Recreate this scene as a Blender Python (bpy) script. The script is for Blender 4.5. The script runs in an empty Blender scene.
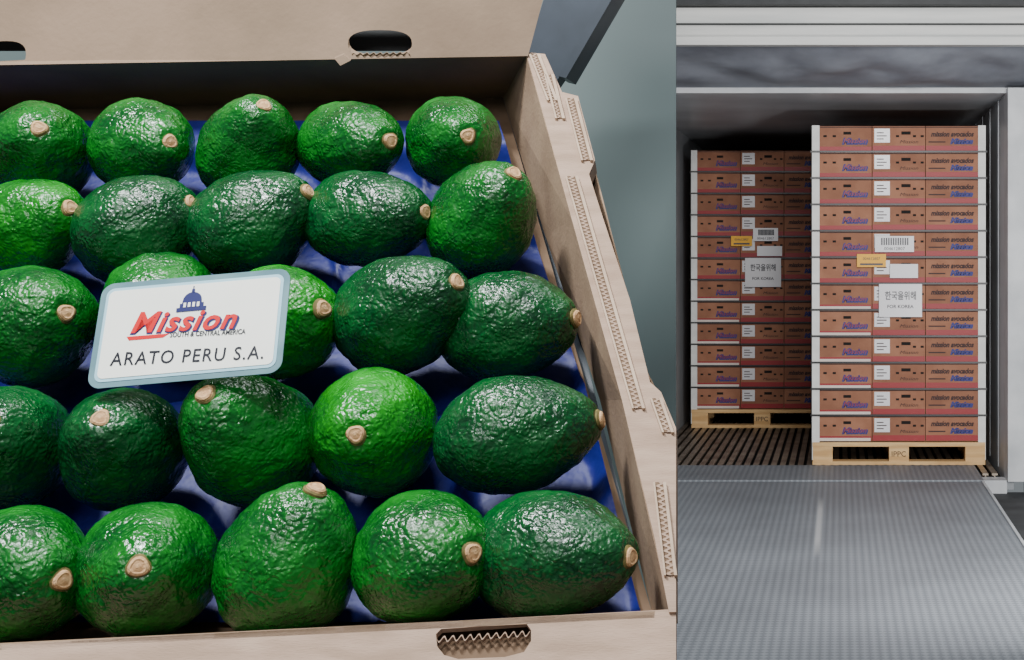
import bpy, bmesh, math, random
from mathutils import Vector, Matrix, noise
from mathutils.geometry import tessellate_polygon
random.seed(7)
CAM=Vector((0,0,1.314)); F=1400.0; AX=840.0; AY=262.0
C45,S45=0.697,0.717
N=Vector((0,-S45,C45)); CC=-0.671
def ray(px,py): return Vector(((px-AX)/F,1,-(py-AY)/F))
# image pixel px,py cast as a ray from the camera -> the point where it meets the slanted carton plane (h metres above it)
def W(px,py,h=0.0):
    d=ray(px,py); return CAM+d*((CC+h)/N.dot(d))
def D(px,py,t): return CAM+ray(px,py)*t

def lin(c):
    return tuple((x/255/12.92 if x/255<=0.04045 else ((x/255+0.055)/1.055)**2.4) for x in c)+(1,)
def mat(name,c1,c2=None,scale=8,rough=0.6,metal=0,bump=0,bscale=60,coat=0,spec=0.5,detail=6,stretch=None,lo=0.35,hi=0.65):
    m=bpy.data.materials.new(name); m.use_nodes=True; nt=m.node_tree; b=nt.nodes['Principled BSDF']
    b.inputs['Roughness'].default_value=rough; b.inputs['Metallic'].default_value=metal
    b.inputs['Coat Weight'].default_value=coat; b.inputs['Specular IOR Level'].default_value=spec
    tc=nt.nodes.new('ShaderNodeTexCoord'); mp=nt.nodes.new('ShaderNodeMapping')
    nt.links.new(tc.outputs['Object'],mp.inputs[0])
    if stretch: mp.inputs['Scale'].default_value=stretch
    no=nt.nodes.new('ShaderNodeTexNoise'); no.inputs['Scale'].default_value=scale; no.inputs['Detail'].default_value=detail
    nt.links.new(mp.outputs[0],no.inputs['Vector'])
    cr=nt.nodes.new('ShaderNodeValToRGB'); cr.color_ramp.elements[0].color=lin(c1); cr.color_ramp.elements[1].color=lin(c2 or c1)
    cr.color_ramp.elements[0].position=lo; cr.color_ramp.elements[1].position=hi
    nt.links.new(no.outputs['Fac'],cr.inputs[0]); nt.links.new(cr.outputs[0],b.inputs['Base Color'])
    if bump:
        n2=nt.nodes.new('ShaderNodeTexNoise'); n2.inputs['Scale'].default_value=bscale; nt.links.new(mp.outputs[0],n2.inputs['Vector'])
        bp=nt.nodes.new('ShaderNodeBump'); bp.inputs['Strength'].default_value=1; bp.inputs['Distance'].default_value=bump
        nt.links.new(n2.outputs['Fac'],bp.inputs['Height']); nt.links.new(bp.outputs[0],b.inputs['Normal'])
    return m
def avomat(name,dark,lite,seed):
    m=bpy.data.materials.new(name); m.use_nodes=True; nt=m.node_tree; b=nt.nodes['Principled BSDF']
    b.inputs['Specular IOR Level'].default_value=0.55
    tc=nt.nodes.new('ShaderNodeTexCoord')
    no=nt.nodes.new('ShaderNodeTexNoise'); no.inputs['Scale'].default_value=22+seed; no.inputs['Detail'].default_value=5
    nt.links.new(tc.outputs['Object'],no.inputs['Vector'])
    cr=nt.nodes.new('ShaderNodeValToRGB'); cr.color_ramp.elements[0].color=lin(dark); cr.color_ramp.elements[1].color=lin(lite)
    cr.color_ramp.elements[0].position=.35; cr.color_ramp.elements[1].position=.68
    nt.links.new(no.outputs['Fac'],cr.inputs[0])
    # patchy gloss
    ng=nt.nodes.new('ShaderNodeTexNoise'); ng.inputs['Scale'].default_value=40; nt.links.new(tc.outputs['Object'],ng.inputs['Vector'])
    rg=nt.nodes.new('ShaderNodeMapRange'); rg.inputs[1].default_value=.35; rg.inputs[2].default_value=.65; rg.inputs[3].default_value=.20; rg.inputs[4].default_value=.36
    nt.links.new(ng.outputs['Fac'],rg.inputs[0]); nt.links.new(rg.outputs[0],b.inputs['Roughness'])
    nw=nt.nodes.new('ShaderNodeTexNoise'); nw.inputs['Scale'].default_value=110; nt.links.new(tc.outputs['Object'],nw.inputs['Vector'])
    va=nt.nodes.new('ShaderNodeVectorMath'); va.operation='MULTIPLY_ADD'; va.inputs[1].default_value=(.007,.007,.007)
    nt.links.new(nw.outputs['Color'],va.inputs[0]); nt.links.new(tc.outputs['Object'],va.inputs[2])
    vo=nt.nodes.new('ShaderNodeTexVoronoi'); vo.inputs['Scale'].default_value=400; vo.feature='SMOOTH_F1'; vo.inputs['Smoothness'].default_value=.7
    nt.links.new(va.outputs[0],vo.inputs['Vector'])
    mx=nt.nodes.new('ShaderNodeMix'); mx.data_type='RGBA'
    r2=nt.nodes.new('ShaderNodeMapRange'); r2.inputs[1].default_value=0.1; r2.inputs[2].default_value=.6; r2.inputs[3].default_value=0.3; r2.inputs[4].default_value=0
    nt.links.new(vo.outputs['Distance'],r2.inputs[0]); nt.links.new(r2.outputs[0],mx.inputs[0])
    nt.links.new(cr.outputs[0],mx.inputs[6]); mx.inputs[7].default_value=lin((lite[0]+8,min(255,lite[1]+30),lite[2]+8))
    nt.links.new(mx.outputs[2],b.inputs['Base Color'])
    n3=nt.nodes.new('ShaderNodeTexNoise'); n3.inputs['Scale'].default_value=170; n3.inputs['Detail'].default_value=4
    nt.links.new(tc.outputs['Object'],n3.inputs['Vector'])
    b1=nt.nodes.new('ShaderNodeBump'); b1.inputs['Distance'].default_value=.0011; b1.invert=True; b1.inputs['Strength'].default_value=.75
    nt.links.new(vo.outputs['Distance'],b1.inputs['Height'])
    b2=nt.nodes.new('ShaderNodeBump'); b2.inputs['Distance'].default_value=.0013; b2.inputs['Strength'].default_value=.8
    nt.links.new(n3.outputs['Fac'],b2.inputs['Height']); nt.links.new(b1.outputs[0],b2.inputs['Normal']); nt.links.new(b2.outputs[0],b.inputs['Normal'])
    return m

class B:
    def __init__(s): s.v=[]; s.f=[]; s.m=[]; s.mats=[]
    def mi(s,m):
        if m not in s.mats: s.mats.append(m)
        return s.mats.index(m)
    def add(s,vs,fs,m):
        o=len(s.v); s.v+= [tuple(v) for v in vs]; i=s.mi(m)
        for f in fs: s.f.append([o+k for k in f]); s.m.append(i)
    def box(s,a,b,m):
        x0,y0,z0=a; x1,y1,z1=b
        s.add([(x0,y0,z0),(x1,y0,z0),(x1,y1,z0),(x0,y1,z0),(x0,y0,z1),(x1,y0,z1),(x1,y1,z1),(x0,y1,z1)],
              [(0,3,2,1),(4,5,6,7),(0,1,5,4),(1,2,6,5),(2,3,7,6),(3,0,4,7)],m)
    def panel(s,loops,th,m):
        allp=[p for l in loops for p in l]; n=len(allp); th=Vector(th)
        tris=tessellate_polygon(loops)
        vs=allp+[p+th for p in allp]; fs=[]
        for t in tris: fs.append(tuple(t)); fs.append(tuple(n+k for k in reversed(t)))
        o=0
        for l in loops:
            k=len(l)
            for i in range(k): j=(i+1)%k; fs.append((o+i,o+j,n+o+j,n+o+i))
            o+=k
        s.add(vs,fs,m)
    def ribbon(s,p0,p1,w,dep,m,per=.0075,th=.22):
        p0=Vector(p0);p1=Vector(p1);w=Vector(w);dep=Vector(dep); L=(p1-p0).length; n=max(8,int(L/per*8)); vs=[];fs=[]
        for i in range(n+1):
            q=p0.lerp(p1,i/n); a=.5+.5*math.sin(i/8*2*math.pi)
            vs.append(q+w*(a*(1-th))); vs.append(q+w*(a*(1-th)+th))
            vs.append(q+w*(a*(1-th)+th)+dep); vs.append(q+w*(a*(1-th))+dep)
        for i in range(n):
            o=4*i
            for a,b in ((0,1),(1,2),(2,3),(3,0)): fs.append((o+a,o+b,o+4+b,o+4+a))
        s.add(vs,fs,m)
    def obj(s,name,parent=None,smooth=False,origin=None):
        me=bpy.data.meshes.new(name); vs=s.v
        if origin is not None: vs=[tuple(Vector(v)-origin) for v in vs]
        me.from_pydata(vs,[],s.f)
        for m in s.mats: me.materials.append(m)
        me.polygons.foreach_set('material_index',s.m); me.update()
        bm=bmesh.new(); bm.from_mesh(me); bmesh.ops.recalc_face_normals(bm,faces=bm.faces); bm.to_mesh(me); bm.free()
        if smooth: me.polygons.foreach_set('use_smooth',[True]*len(me.polygons))
        o=bpy.data.objects.new(name,me); bpy.context.collection.objects.link(o)
        if origin is not None: o.location=origin
        if parent: o.parent=parent
        return o
def empty(name,loc=(0,0,0)):
    e=bpy.data.objects.new(name,None); bpy.context.collection.objects.link(e); e.location=loc; e.empty_display_size=.1; return e
_tc={}
def tmesh(body,size,shear=0,off=0,width=None,sp=1.0):
    k=(body,size,shear,off,width,sp)
    if k in _tc: return _tc[k]
    cu=bpy.data.curves.new('t','FONT'); cu.body=body; cu.size=size; cu.shear=shear; cu.offset=off; cu.align_x='CENTER'; cu.align_y='CENTER'; cu.resolution_u=3; cu.space_character=sp
    o=bpy.data.objects.new('t',cu); bpy.context.collection.objects.link(o); bpy.context.view_layer.update()
    me=bpy.data.meshes.new_from_object(o.evaluated_get(bpy.context.evaluated_depsgraph_get()))
    vs=[v.co.copy() for v in me.vertices]; fs=[tuple(p.vertices) for p in me.polygons]
    bpy.data.objects.remove(o); bpy.data.curves.remove(cu)
    if vs:
        x0=min(v.x for v in vs);x1=max(v.x for v in vs);c=(x0+x1)/2;sc=(width/(x1-x0)) if width else 1
        y0=min(v.y for v in vs);y1=max(v.y for v in vs)
        for v in vs: v.x=(v.x-c)*sc; v.y-=(y0+y1)/2
    _tc[k]=(vs,fs); return vs,fs
def text(b,M,body,size,m,**k):
    vs,fs=tmesh(body,size,**k); b.add([M@v for v in vs],fs,m)

# ---------- materials
card=mat('cardboard',(150,124,106),(170,143,125),scale=25,rough=.85,bump=.0003,bscale=300,stretch=(1,4,4))
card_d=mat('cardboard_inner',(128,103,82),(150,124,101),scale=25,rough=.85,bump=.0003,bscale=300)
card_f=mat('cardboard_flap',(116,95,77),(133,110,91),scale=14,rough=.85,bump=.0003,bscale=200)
card_l=mat('cardboard_cut_edge',(168,143,123),(186,162,142),scale=40,rough=.9)
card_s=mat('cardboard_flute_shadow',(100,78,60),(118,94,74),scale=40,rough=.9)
tray=mat('blue_tray',(12,17,84),(20,28,112),scale=20,rough=.5,bump=.001,bscale=90,spec=.3)
stemm=mat('stem',(178,134,92),(208,168,124),scale=300,rough=.8,bump=.0006,bscale=600)
stemd=mat('stem_ring',(86,76,34),(112,98,50),scale=300,rough=.8)
avm=[avomat('avocado_skin_a',(1,56,18),(7,110,24),0),avomat('avocado_skin_b',(1,44,22),(4,84,32),3),avomat('avocado_skin_c',(3,80,16),(20,136,20),5)]

# ---------- avocados
V=Vector((0,C45,S45))
AV=[ # cx,cy, stem x,y, R, L, h, skin
 (40,150,39,129,.0350,.044,0,0),(145,147,169,142,.0345,.043,0,0),(250,146,263,107,.0340,.046,0,0),(354,145,389,141,.0320,.049,0,0),(455,141,467,136,.0330,.043,0,0),
 (31,227,69,208,.0330,.045,0,2),(141,229,190,203,.0375,.044,0,1),(257,223,307,192,.0365,.046,0,1),(371,218,423,212,.0330,.047,0,1),(484,219,513,175,.0360,.050,0,0),
 (33,325,65,313,.0380,.045,0,0),(160,312,150,330,.0355,.043,-.008,0),(284,321,322,309,.0355,.044,0,2),(404,312,455,283,.0355,.050,.008,1),(509,325,575,318,.0355,.048,-.006,1),
 (4,445,-10,420,.0360,.046,0,1),(122,446,102,420,.0350,.043,0,1),(247,436,207,396,.0365,.047,0,0),(373,432,357,434,.0368,.043,0,2),(520,434,600,420,.0345,.050,0,1),
 (22,573,61,580,.0365,.045,0,0),(147,570,139,567,.0355,.043,0,0),(289,560,316,490,.0362,.047,0,0),(427,557,471,553,.0368,.044,0,0),(556,555,628,557,.0350,.050,0,1)]
CENT=[]
def avocado(i,cx,cy,sx,sy,R,L,h,mi):
    c=W(cx,cy,h); CENT.append(c); t=c.y
    v=(CAM-c).normalized()
    off=Vector(((sx-cx)/F*t,0,-(sy-cy)/F*t)); off-=v*off.dot(v)
    d=off.length; Ls=L*.97
    if d>Ls*.97: off*=Ls*.97/d; d=Ls*.97
    ax=(off+v*math.sqrt(Ls*Ls-d*d)).normalized()
    q=Vector((0,0,1)).rotation_difference(ax)
    b=B(); nt_,np_=72,100; vs=[];fs=[]
    sd=Vector((i*7.3,i*3.1,i*1.7))
    neck=.13+.07*((i*37%10)/10)
    for a in range(nt_+1):
        th=math.pi*a/nt_
        ct=math.cos(th)
        for p in range(np_):
            ph=2*math.pi*p/np_
            sn=max(0,math.sin(th))
            r=R*(sn**(.86 if ct>0 else .96))*(1-neck*ct-.07*ct*ct*(1 if ct>0 else 0))*1.01
            z=L*(abs(ct)**1.06)*(1 if ct>0 else -1)-(.0022*math.exp(-(th/.16)**2))
            P=Vector((r*math.cos(ph),r*math.sin(ph),z))
            n_=P.normalized()
            P+=n_*(noise.noise(P*26+sd)*.0030+noise.noise(P*100+sd)*.0011+noise.noise(P*280+sd)*.0005)
            vs.append(P)
    for a in range(nt_):
        for p in range(np_):
            k=(p+1)%np_; fs.append((a*np_+p,a*np_+k,(a+1)*np_+k,(a+1)*np_+p))
    b.add(vs,fs,avm[mi])
    def ring(r,z,n=20,j=.0): return [Vector((r*(1+j*math.sin(3*q_+i))*math.cos(q_),r*(1+j*math.sin(3*q_+i))*math.sin(q_),z)) for q_ in [2*math.pi*k/n for k in range(n)]]
    n=20; prof=[(.0066,L-.0055,stemd),(.0064,L-.0018,stemd),(.0053,L-.0008,stemd),(.0051,L-.0008,stemm),(.0049,L+.0002,stemm),(.0038,L+.0009,stemm),(.0030,L+.0006,stemm),(.0010,L+.0009,stemm)]
    for k in range(len(prof)-1):
        r0=ring(prof[k][0],prof[k][1],n,.08); r1=ring(prof[k+1][0],prof[k+1][1],n,.08)
        b.add(r0+r1,[(a,(a+1)%n,n+(a+1)%n,n+a) for a in range(n)],prof[k+1][2])
    b.add(ring(.0010,L+.0009,n),[tuple(range(n))],stemm)
    o=b.obj('avocado',smooth=True); o.rotation_mode='QUATERNION'; o.rotation_quaternion=q; o.location=c
    return o
for i,a in enumerate(AV): avocado(i,*a)

# ---------- open carton with tray
box=empty('open_avocado_carton',W(300,330,-.05))
X=Vector((1,0,0))
def place(b,name,**k):
    o=b.obj(name,origin=Vector(box.location),**k); o.parent=box; o.location=(0,0,0); return o
RW=[(98,502),(235,545),(400,600),(612,652),(700,680)]
def rx(y):
    for (a,xa),(c,xc) in zip(RW,RW[1:]):
        if y<=c: return xa+(xc-xa)*(y-a)/(c-a)
    return 652
b=B(); vs=[];fs=[]; nx,ny=150,150
for j in range(ny+1):
    for i in range(nx+1):
        py=138+(486*j/ny); px=-60+((rx(py)-12+60)*i/nx)
        p=W(px,py,-.06)
        q=[c-N*((c-p).dot(N)) for c in CENT]
        d=sorted((p-c).length for c in q)[0]
        k=min(1,max(0,(d-.034)/.018)); k=k*k*(3-2*k)
        p=p+N*(.002+.016*k); vs.append(p)
for j in range(ny):
    for i in range(nx): a=j*(nx+1)+i; fs.append((a,a+1,a+nx+2,a+nx+1))
b.add(vs,fs,tray); place(b,'moulded_tray',smooth=True)
b=B(); b.panel([[W(-70,104,-.062),W(503,98,-.062),W(660,640,-.062),W(-110,680,-.062)]],-N*.004,card_s); place(b,'bottom_panel')
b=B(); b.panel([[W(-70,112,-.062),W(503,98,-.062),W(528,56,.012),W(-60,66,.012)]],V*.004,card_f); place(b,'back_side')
def hf(y): return .012+(60-y)/70*.03
def fp(x,y): return W(x,y,hf(y))
def ell(cx,cy,rx_,ry_,n=28,p=2.6):
    r=[]
    for k in range(n):
        a=2*math.pi*k/n; c_,s_=math.cos(a),math.sin(a)
        r.append(fp(cx+rx_*math.copysign(abs(c_)**(2/p),c_),cy+ry_*math.copysign(abs(s_)**(2/p),s_)))
    return r
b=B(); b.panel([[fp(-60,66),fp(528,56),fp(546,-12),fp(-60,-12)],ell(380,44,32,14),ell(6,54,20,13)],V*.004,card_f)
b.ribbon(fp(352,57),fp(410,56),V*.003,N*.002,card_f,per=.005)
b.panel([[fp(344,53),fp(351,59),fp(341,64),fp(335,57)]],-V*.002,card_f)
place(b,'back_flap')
b=B(); 
lo=[(503,98,-.062),(545,235,-.062),(600,400,-.062),(652,612,-.062)]; up=[(526,54,.012),(572,220,.012),(622,400,.012),(670,612,.008)]
for k in range(3):
    q=[W(*lo[k]),W(*lo[k+1]),W(*up[k+1]),W(*up[k])]
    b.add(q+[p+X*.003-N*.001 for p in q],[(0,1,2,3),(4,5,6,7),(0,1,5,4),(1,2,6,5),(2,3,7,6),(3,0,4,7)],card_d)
place(b,'right_side_inner')
b=B()
rim=[(526,52),(545,54),(562,92),(578,96),(595,160),(589,174),(602,215),(630,300),(650,382),(661,392),(676,428),(676,612),(669,612),(655,540),(622,400),(572,220),(545,120)]
b.panel([[W(x,y,.012) for x,y in rim]],-N*.012,card)
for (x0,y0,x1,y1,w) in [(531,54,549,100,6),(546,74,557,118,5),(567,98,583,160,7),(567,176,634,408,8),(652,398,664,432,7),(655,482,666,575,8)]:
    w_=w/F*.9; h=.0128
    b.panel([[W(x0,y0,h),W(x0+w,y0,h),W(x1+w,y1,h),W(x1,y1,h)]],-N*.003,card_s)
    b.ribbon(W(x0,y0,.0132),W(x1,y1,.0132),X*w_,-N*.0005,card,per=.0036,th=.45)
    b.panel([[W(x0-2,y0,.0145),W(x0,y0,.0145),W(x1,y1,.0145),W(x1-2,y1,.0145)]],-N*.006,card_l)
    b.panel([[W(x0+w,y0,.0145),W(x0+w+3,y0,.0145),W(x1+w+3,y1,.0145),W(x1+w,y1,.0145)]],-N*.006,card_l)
place(b,'right_side_rim')
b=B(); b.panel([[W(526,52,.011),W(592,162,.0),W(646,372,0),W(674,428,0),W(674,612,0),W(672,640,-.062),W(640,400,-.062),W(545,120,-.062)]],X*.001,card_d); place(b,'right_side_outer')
b=B()
hole=[(436,634),(441,629),(470,627),(526,623),(531,630),(531,641),(524,652),(505,657),(458,659),(444,655),(437,646)]
b.panel([[W(-60,648,.010),W(640,611,.010),W(676,609,.010),W(676,720,.010),W(-60,740,.010)],[W(x,y,.010) for x,y in hole]],-N*.004,card)
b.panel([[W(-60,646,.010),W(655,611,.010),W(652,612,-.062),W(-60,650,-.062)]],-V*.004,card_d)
b.ribbon(W(438,636,.008),W(530,630,.008),-V*.004,-N*.003,card,per=.0045)
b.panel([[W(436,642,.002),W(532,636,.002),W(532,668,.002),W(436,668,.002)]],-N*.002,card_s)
place(b,'front_side')
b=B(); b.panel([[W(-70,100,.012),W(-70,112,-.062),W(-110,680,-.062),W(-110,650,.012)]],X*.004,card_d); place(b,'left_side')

# ---------- label card
T=math.radians(25); a=math.radians(5.0)
xr=Vector((math.cos(a),0,math.sin(a))); yr=Vector((-math.sin(a)*math.cos(T),math.sin(T),math.cos(a)*math.cos(T))); zr=xr.cross(yr).normalized(); yr=zr.cross(xr)
lc=D(191,328,.812); u=.812/F
lab=empty('product_label_card',lc)
ML=Matrix(((xr.x,yr.x,zr.x,0),(xr.y,yr.y,zr.y,0),(xr.z,yr.z,zr.z,0),(0,0,0,1)))
lam=mat('laminate',(96,128,138),(122,152,160),scale=30,rough=.15,coat=.5)
paper=mat('label_paper',(240,240,232),(246,245,238),scale=30,rough=.35)
red=mat('red_ink',(205,6,14),rough=.4); navy=mat('navy_ink',(20,26,90),rough=.4); ink=mat('black_ink',(12,12,28),rough=.4); bluel=mat('pale_border_ink',(160,200,216),rough=.4)
ky=1.10
def rr(w,h,r,z,n=8):
    pts=[]
    for cx,cy,a0 in ((w/2-r,h/2-r,0),(-w/2+r,h/2-r,90),(-w/2+r,-h/2+r,180),(w/2-r,-h/2+r,270)):
        for k in range(n+1):
            t=math.radians(a0+90*k/n); pts.append(ML@Vector((cx+r*math.cos(t),cy+r*math.sin(t),z)))
    return pts
b=B()
b.panel([rr(192*u,103*u*ky,13*u,0)],zr*.0006,lam)
b.panel([rr(180*u,92*u*ky,8*u,.0006)],zr*.0003,bluel)
b.panel([rr(174*u,86*u*ky,6*u,.0009)],zr*.0003,paper)
R2=Matrix.Rotation(math.radians(-2.5),4,'Z')
def MT(dx,dy,z): return ML@Matrix.Translation((dx*u,dy*u*ky,z))@R2
k=.0180
text(b,MT(-5.2,5.8,.0014),'Mission',k,navy,shear=.3,off=.0007,width=109*u,sp=1.12)
text(b,MT(-6,7,.0016),'Mission',k,red,shear=.3,off=.00045,width=106*u,sp=1.12)
text(b,MT(19,-7.5,.0015),'SOUTH & CENTRAL AMERICA',.0044,ink,off=.00008,width=76*u)
b.panel([[MT(-63,-4,.0013)@Vector((0,0,0)),MT(-20,-4.5,.0013)@Vector((0,0,0)),MT(-26,-8,.0013)@Vector((0,0,0)),MT(-60,-8,.0013)@Vector((0,0,0))]],zr*.0001,red)
text(b,MT(1,-28,.0015),'ARATO PERU S.A.',.0115,ink,off=.0001,width=153*u,sp=1.15)
def sh(pts,m,z=.0014): b.panel([[MT(x,y,z)@Vector((0,0,0)) for x,y in pts]],zr*.0002,m)
sh([(-16,16),(14,16),(14,20),(-16,20)],navy); sh([(-13,20),(11,20),(11,24),(-13,24)],navy)
sh([(-11,24)]+[(-1+9.5*math.cos(t),27+8*math.sin(t)) for t in [math.pi*(1-k/14) for k in range(15)]]+[(9,24)],navy)
for x in (-9,-4.5,0,4.5): sh([(x,20),(x+2.5,20),(x+2.5,24.5),(x,24.5)],paper,.0017)
sh([(-2.5,34),(.5,34),(.5,38),(-2.5,38)],navy); sh([(-1.5,38),(-.5,38),(-.5,41),(-1.5,41)],navy)
b.obj('printed_card',parent=lab)

# ---------- partition behind carton, stand
wallm=mat('partition_light_and_wear',(60,72,74),(112,126,125),scale=1.6,rough=.5,bump=.002,bscale=5,detail=2)  # noise tones stand in for streaks of light on the panel, plus wear
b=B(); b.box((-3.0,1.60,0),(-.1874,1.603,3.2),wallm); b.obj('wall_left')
steel=mat('blue_steel',(40,48,58),(52,60,72),scale=20,rough=.4)
dk=mat('rubber_dark',(24,26,28),(38,40,42),scale=8,rough=.6)
b=B()
b.panel([[D(562,-60,1.35),D(640,-60,1.35),D(560,76,1.35),D(480,190,1.35),D(420,190,1.35),D(528,50,1.35)]],Vector((0,.03,0)),steel)
b.panel([[D(635,-60,1.34),D(646,-60,1.34),D(566,78,1.34),D(558,76,1.34)]],Vector((0,.05,0)),steel)
b.panel([[W(-60,75,-.0)+V*.03,W(480,75,-.0)+V*.03,W(480,20,.02)+V*.03,W(-60,20,.02)+V*.03]],V*.01,dk)  # dark sheet added behind the flap holes, stands in for their shade
for x in (-.72,-.36):
    b.box((x-.02,.75,0),(x+.02,.79,1.0),steel); b.box((x-.02,1.33,0),(x+.02,1.37,1.34),steel)
tp=[W(-110,690,-.07),W(660,650,-.07),W(520,100,-.07),W(-80,100,-.07)]
b.panel([tp],-N*.02,steel); b.obj('slanted_display_stand')

# ---------- container
Z1=9.06; Z2=11.08; ZO=8.7; XR=1.02; XL=-1.27; ZC=2.352
cw=mat('container_wall',(164,168,172),(186,190,194),scale=2,rough=.4,metal=.05)
cfl=mat('aluminium_floor',(112,98,86),(160,148,132),scale=6,rough=.4,metal=.4)
fr=mat('frame_paint',(168,171,174),(196,198,200),scale=4,rough=.45)
hb=mat('header_paint',(172,174,172),(196,196,192),scale=4,rough=.5,stretch=(.3,4,4))
sh_=mat('shelter_fabric',(98,101,110),(128,132,141),scale=3,rough=.6,bump=.02,bscale=4)
b=B(); b.box((XR,ZO,-.1),(XR+.06,21,ZC+.06),cw)
for k in range(40): b.box((XR-.004,ZO+.3+k*.5,0),(XR,ZO+.33+k*.5,ZC),cw)
b.obj('wall_right')
b=B(); b.box((XL-.06,ZO,-.1),(XL,21,ZC+.06),cw); b.obj('wall_container_left')
b=B(); b.box((XL-.06,20.9,-.1),(XR+.06,21,ZC+.06),cw); b.obj('wall_back')
b=B(); b.box((XL-.06,ZO,ZC),(XR+.06,21,ZC+.06),cw); b.obj('ceiling')
b=B(); b.box((XL,ZO,-.1),(XR,21,-.045),dk)
x=XL+.01
while x<XR-.04:
    b.box((x,ZO,-.012),(x+.036,20.9,0),cfl); b.box((x+.014,ZO,-.045),(x+.022,20.9,-.012),cfl); x+=.058
b.obj('floor')
b=B()
b.box((XR,8.5,-.02),(XR+.10,ZO-.001,ZC+.02),fr); b.box((XR+.10,8.49,-.02),(XR+.108,8.52,ZC+.02),dk); b.box((XR+.108,8.45,-.1),(XR+.6,8.6,ZC+.3),fr)
b.box((.87,8.55,-.1),(XR,8.69,-.02),fr)
b.box((XL-.4,8.6,ZC),(XR+.1,ZO-.001,ZC+.035),fr)
b.box((XL-.4,8.5,-.02),(XL-.061,8.7,ZC+.02),fr)
b.obj('trim_door_frame')
b=B(); vs=[];fs=[];nx,ny=90,24
for j in range(ny+1):
    for i in range(nx+1):
        x=-1.7+3.3*i/nx; t=j/ny
        z=2.56+(2.385-2.56)*t-.03*math.sin(math.pi*t)*(1+.6*math.sin(x*3.1+1)); y=7.98+.62*t
        z+=noise.noise(Vector((x*3,t*2.2,0)))*.05*math.sin(math.pi*t); vs.append((x,y,z))
for j in range(ny):
    for i in range(nx): a_=j*(nx+1)+i; fs.append((a_,a_+1,a_+nx+2,a_+nx+1))
b.add(vs,fs,sh_); b.obj('dock_shelter_curtain',smooth=True)
b=B(); b.box((-1.9,7.9,2.54),(1.9,7.97,2.585),hb); b.box((-1.9,7.93,2.585),(1.9,7.98,2.66),hb); b.box((-1.9,7.88,2.66),(1.9,7.96,2.745),hb); b.box((-1.9,7.9,2.655),(1.9,7.93,2.66),dk)
b.obj('trim_header_beam')
b=B(); b.box((-1.9,7.8,2.75),(1.9,8.0,3.3),dk); b.obj('roller_door_housing')

def platemat():
    m=bpy.data.materials.new('tread_plate'); m.use_nodes=True; nt=m.node_tree; bs=nt.nodes['Principled BSDF']
    bs.inputs['Roughness'].default_value=.55; bs.inputs['Metallic'].default_value=.1
    tc=nt.nodes.new('ShaderNodeTexCoord'); mp=nt.nodes.new('ShaderNodeMapping'); mp.inputs['Rotation'].default_value=(0,0,math.radians(45)); mp.inputs['Scale'].default_value=(42,42,42)
    nt.links.new(tc.outputs['Object'],mp.inputs[0])
    ch=nt.nodes.new('ShaderNodeTexChecker'); ch.inputs['Scale'].default_value=1; ch.inputs['Color1'].default_value=lin((112,117,123)); ch.inputs['Color2'].default_value=lin((134,139,145)); nt.links.new(mp.outputs[0],ch.inputs[0])
    no=nt.nodes.new('ShaderNodeTexNoise'); no.inputs['Scale'].default_value=1.5; no.inputs['Detail'].default_value=8; nt.links.new(tc.outputs['Object'],no.inputs['Vector'])
    mr=nt.nodes.new('ShaderNodeMapRange'); mr.inputs[1].default_value=.3; mr.inputs[2].default_value=.7; mr.inputs[3].default_value=.85; mr.inputs[4].default_value=1.15; nt.links.new(no.outputs['Fac'],mr.inputs[0])
    mx=nt.nodes.new('ShaderNodeVectorMath'); mx.operation='SCALE'; nt.links.new(ch.outputs['Color'],mx.inputs[0]); nt.links.new(mr.outputs[0],mx.inputs['Scale'])
    # short pale scuff on the plate
    sp=nt.nodes.new('ShaderNodeSeparateXYZ'); nt.links.new(tc.outputs['Object'],sp.inputs[0])
    m1=nt.nodes.new('ShaderNodeMath'); m1.operation='ADD'; m1.inputs[1].default_value=.105; nt.links.new(sp.outputs[0],m1.inputs[0])
    m2=nt.nodes.new('ShaderNodeMath'); m2.operation='ABSOLUTE'; nt.links.new(m1.outputs[0],m2.inputs[0])
    m3=nt.nodes.new('ShaderNodeMapRange'); m3.inputs[1].default_value=.006; m3.inputs[2].default_value=.02; m3.inputs[3].default_value=.5; m3.inputs[4].default_value=0; nt.links.new(m2.outputs[0],m3.inputs[0])
    y1=nt.nodes.new('ShaderNodeMath'); y1.operation='SUBTRACT'; y1.inputs[1].default_value=7.0; nt.links.new(sp.outputs[1],y1.inputs[0])
    y2=nt.nodes.new('ShaderNodeMath'); y2.operation='ABSOLUTE'; nt.links.new(y1.outputs[0],y2.inputs[0])
    m4=nt.nodes.new('ShaderNodeMapRange'); m4.inputs[1].default_value=.4; m4.inputs[2].default_value=.8; m4.inputs[3].default_value=1; m4.inputs[4].default_value=0; nt.links.new(y2.outputs[0],m4.inputs[0])
    m5=nt.nodes.new('ShaderNodeMath'); m5.operation='MULTIPLY'; nt.links.new(m3.outputs[0],m5.inputs[0]); nt.links.new(m4.outputs[0],m5.inputs[1])
    mm=nt.nodes.new('ShaderNodeMix'); mm.data_type='RGBA'; nt.links.new(m5.outputs[0],mm.inputs[0]); nt.links.new(mx.outputs[0],mm.inputs[6]); mm.inputs[7].default_value=lin((225,225,225))
    nt.links.new(mm.outputs[2],bs.inputs['Base Color'])
    bp=nt.nodes.new('ShaderNodeBump'); bp.inputs['Distance'].default_value=.0012; nt.links.new(ch.outputs['Fac'],bp.inputs['Height']); nt.links.new(bp.outputs[0],bs.inputs['Normal'])
    return m
pm=platemat()
b=B(); b.box((-1.25,2.0,-.03),(.86,8.35,.004),pm); b.box((-1.25,8.36,-.02),(.86,8.97,.012),pm)
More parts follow.
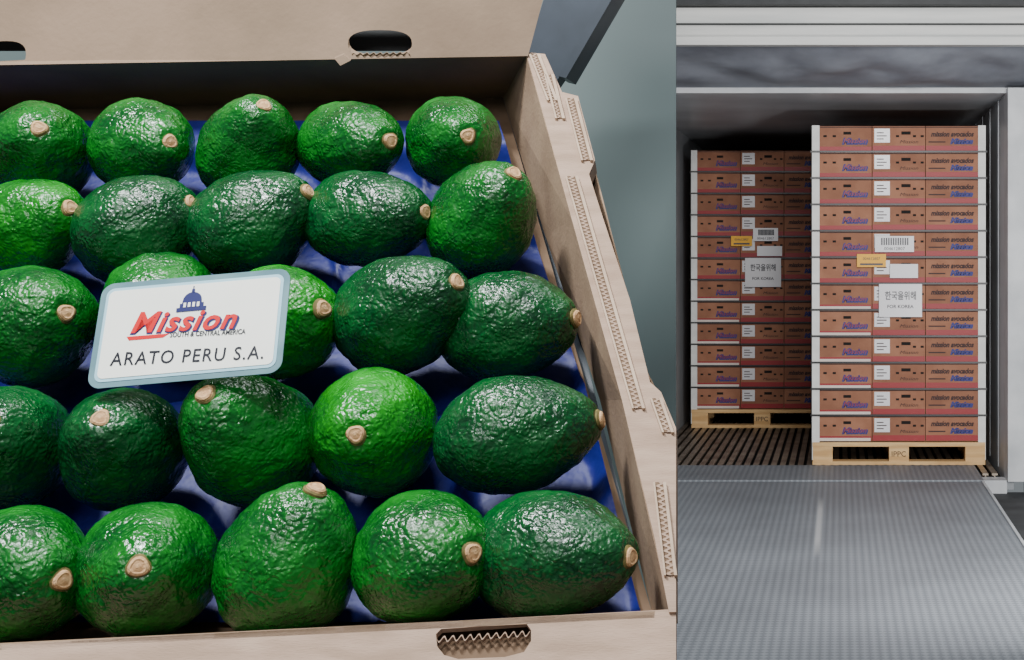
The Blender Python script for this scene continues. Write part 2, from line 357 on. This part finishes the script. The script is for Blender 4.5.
b.box((.845,2.0,.004),(.86,8.35,.01),fr)
b.obj('dock_leveller_plate')
conc=mat('dock_concrete',(40,42,44),(66,68,70),scale=4,rough=.7)
b=B(); b.box((-4,-2,-.14),(4,8.6,-.10),conc); b.obj('floor_dock')

# ---------- pallet loads
brown=[mat('kraft_carton_a',(146,95,68),(160,108,80),scale=10,rough=.7),mat('kraft_carton_b',(134,85,60),(148,98,71),scale=10,rough=.7)]
rstrip=mat('red_strip',(146,22,28),rough=.5); wh=mat('white_label',(222,220,222),rough=.3); darki=mat('dark_print',(54,32,32),rough=.7); blu=mat('blue_print',(40,44,116),rough=.6); hole_=mat('hand_hole',(22,16,14),rough=.9)
yl=mat('yellow_label',(236,172,0),rough=.5); post=mat('white_corner_post',(210,210,206),(224,224,220),scale=10,rough=.5); strap=mat('strap',(12,10,12),rough=.4)
wood=mat('pallet_wood',(200,158,104),(226,188,134),scale=4,rough=.75,stretch=(1,8,8)); cream=mat('cream_strip',(216,202,192),rough=.6)
MY=lambda x,y,z: Matrix.Translation((x,y,z))@Matrix.Rotation(math.radians(90),4,'X')
def load(x0,y0,first):
    W_=1.139; root=empty('loaded_pallet',(x0+W_/2,y0+.6,0))
    cx0=x0+.05; cw_=(W_-.1)/3; h=(2.2-.15)/12
    b=B()
    for r in range(12):
        z=.15+r*h
        for c in range(3):
            x=cx0+c*cw_; j=random.uniform(-.004,.004)
            for dpt in range(2):
                b.box((x+.002,y0+.03+j+dpt*.57,z+.002),(x+cw_-.002,y0+.03+dpt*.57+.56,z+h-.004),brown[(r+c)%2])
            yf=y0+.03+j-.0015
            b.box((x+.002,yf-.001,z+h-.014),(x+cw_-.002,yf+.001,z+h-.009),darki)
            top=r>=6
            b.box((x+.004,yf,z+.004),(x+cw_-.004,yf+.002,z+(.040 if c else .034)),rstrip)
            if not top and c==0: b.box((x+.004,yf-.001,z+.002),(x+cw_-.01,yf+.001,z+.022),cream)
            if c==0:
                for q in (.03,.09): b.box((x+q,yf,z+.095),(x+q+.022,yf+.002,z+.108),hole_)
                b.box((x+.16,yf,z+.112),(x+.21,yf+.002,z+.130),hole_)
                text(b,MY(x+.235,yf-.001,z+.068),'Mission',.055,blu,shear=.3,off=.004,width=.17)
                text(b,MY(x+.235,yf-.002,z+.071),'Mission',.044,rstrip,shear=.3,width=.15)
            elif c==1:
                b.box((x+.015,yf-.002,z+.06),(x+.115,yf,z+.15),wh)
                for q in range(3): b.box((x+.03,yf-.003,z+.08+q*.02),(x+.075+.02*(q%2),yf-.001,z+.086+q*.02),darki)
                for q in (.155,.265,.315): b.box((x+q,yf,z+.095),(x+q+.02,yf+.002,z+.108),hole_)
                b.box((x+.19,yf,z+.112),(x+.25,yf+.002,z+.132),hole_)
                text(b,MY(x+.24,yf-.001,z+.065),'Mission',.03,darki,shear=.3,width=.12)
            else:
                text(b,MY(x+.175,yf-.001,z+.115),'mission avocados',.045,darki,shear=.3,off=.002,width=.28)
                text(b,MY(x+.235,yf-.001,z+.068),'Mission',.045,blu,shear=.3,off=.004,width=.15)
                b.box((x+.02,yf,z+.06),(x+.13,yf+.002,z+.068),darki)
    b.obj('cartons',origin=Vector(root.location),parent=root).location=(0,0,0)
    b=B()
    for xx,sx in ((x0,1),(x0+W_,-1)):
        for yy,sy in ((y0+.018,1),(y0+1.18,-1)):
            xa,xb=sorted((xx,xx+sx*.055)); ya,yb=sorted((yy,yy+sy*.006)); b.box((xa,ya,.03),(xb,yb,2.2),post)
            xa,xb=sorted((xx,xx+sx*.006)); ya,yb=sorted((yy,yy+sy*.055)); b.box((xa,ya,.03),(xb,yb,2.2),post)
    for k in range(12):
        z=.15+h*(k+.0)
        if k: b.box((x0-.003,y0+.010,z-.006),(x0+W_+.003,y0+.015,z+.006),strap)
    b.obj('corner_posts_and_straps',origin=Vector(root.location),parent=root).location=(0,0,0)
    b=B()
    for z0,z1 in ((0,.022),(.118,.145)):
        if z0==0:
            for q in (0,.5,1): b.box((x0+.01+q*(W_-.12),y0+.02,z0),(x0+.11+q*(W_-.12),y0+1.18,z1),wood)
            b.box((x0+.01,y0+.01,z0),(x0+W_-.01,y0+.11,z1),wood)
        else:
            for q in range(7): b.box((x0+.01,y0+.01+q*.18,z0),(x0+W_-.01,y0+.11+q*.18,z1),wood)
    for q in (0,.5,1):
        for yy in (0,.5,1):
            b.box((x0+.012+q*(W_-.15),y0+.015+yy*1.04,.022),(x0+.14+q*(W_-.15),y0+.13+yy*1.04,.118),wood)
    text(b,MY(x0+W_/2,y0+.013,.07),'IPPC',.05,darki)
    b.obj('wooden_pallet',origin=Vector(root.location),parent=root).location=(0,0,0)
    b=B(); yp=y0+.006
    def r(xa,za,xb,zb,m,y=yp): b.box((xa,y,za),(xb,y+.002,zb),m)
    s=154.5 if first else 126.4
    X_=lambda p:(p-840)/s; Zz=lambda p:1.314-(p-262)/s
    if first: L_=[(875,252,914,236,wh),(857,267,886,254,yl),(890,278,918,264,wh)]; P_=(879,317,922,284)
    else: L_=[(753,241,778,228,wh),(731,246,752,236,yl),(757,256,782,246,wh)]; P_=(745,287,781,258)
    for xa,ya,xb,yb,m in L_: r(X_(xa),Zz(ya),X_(xb),Zz(yb),m)
    xa,ya,xb,yb=L_[0][:4]
    for q in range(12):
        xx=X_(xa)+.04+q*(X_(xb)-X_(xa)-.07)/12; r(xx,Zz(ya)+.045,xx+.009,Zz(yb)-.012,ink,yp-.002)
    text(b,MY((X_(xa)+X_(xb))/2,yp-.002,Zz(ya)+.022),'004612807',.03,ink)
    text(b,MY((X_(L_[1][0])+X_(L_[1][2]))/2,yp-.002,(Zz(L_[1][1])+Zz(L_[1][3]))/2+.012),'004612807',.025,ink)
    b.box((X_(L_[1][0])+.02,yp-.002,Zz(L_[1][1])+.012),(X_(L_[1][2])-.02,yp,Zz(L_[1][1])+.024),ink)
    xa,ya,xb,yb=P_; r(X_(xa),Zz(ya),X_(xb),Zz(yb),wh,yp-.003)
    text(b,MY((X_(xa)+X_(xb))/2,yp-.005,Zz((ya+yb)/2-5)),'\ud55c\uad6d\uc744\uc704\ud574',.06,ink,width=.2,off=.001)
    text(b,MY((X_(xa)+X_(xb))/2,yp-.005,Zz((ya+yb)/2+6)),'FOR KOREA',.03,ink,width=.17,off=.0005)
    b.obj('shipping_labels',origin=Vector(root.location),parent=root).location=(0,0,0)
load(-.188,Z1,True); load(-1.187,Z2,False)

# ---------- lights
def area(name,loc,target,size,sy,power,col=(1,1,1)):
    l=bpy.data.lights.new(name,'AREA'); l.shape='RECTANGLE'; l.size=size; l.size_y=sy; l.energy=power; l.color=col
    o=bpy.data.objects.new(name,l); bpy.context.collection.objects.link(o); o.location=loc
    o.rotation_euler=(Vector(target)-Vector(loc)).to_track_quat('-Z','Y').to_euler()
area('frontal_fill',(-.75,.50,2.6),(-.4,.9,1.27),.34,.12,42,(.96,1,1))
area('frontal_fill',(-.1,.0,2.6),(-.35,.9,1.27),.4,.12,20,(.96,1,1))
area('frontal_fill',(-.6,-1.4,2.6),(-.35,.9,1.27),1.2,.6,20,(.98,1,1))  # added fill from the camera side, flattens the light on the carton
area('dock_lamp',(.2,3.6,2.75),(0,10,1.3),1.6,.3,90,(1,.99,.99))
area('container_fill',(.7,4.6,2.35),(-.1,11,2.1),.5,.3,48,(1,.99,.99))  # added fill aimed into the container, brightens its unlit ceiling
area('container_upward_fill',(1.3,4.6,.7),(-.1,10.5,2.5),.4,.3,80,(1,.99,.99))  # added upward fill out of view, lifts the container ceiling
area('dock_lamp',(.6,2.0,4.2),(.2,6,0),1.5,.4,75,(.97,.99,1))
w=bpy.data.worlds.new('world'); bpy.context.scene.world=w; w.use_nodes=True; bg=w.node_tree.nodes['Background']; bg.inputs[0].default_value=(.78,.85,.9,1); bg.inputs[1].default_value=.25
cd=bpy.data.cameras.new('camera'); cd.sensor_width=36; cd.sensor_fit='HORIZONTAL'; cd.lens=F/1024*36; cd.shift_x=-(AX-512)/1024; cd.shift_y=(AY-330)/1024; cd.clip_start=.05
co=bpy.data.objects.new('camera',cd); bpy.context.collection.objects.link(co); co.location=CAM; co.rotation_euler=(math.pi/2,0,0); bpy.context.scene.camera=co
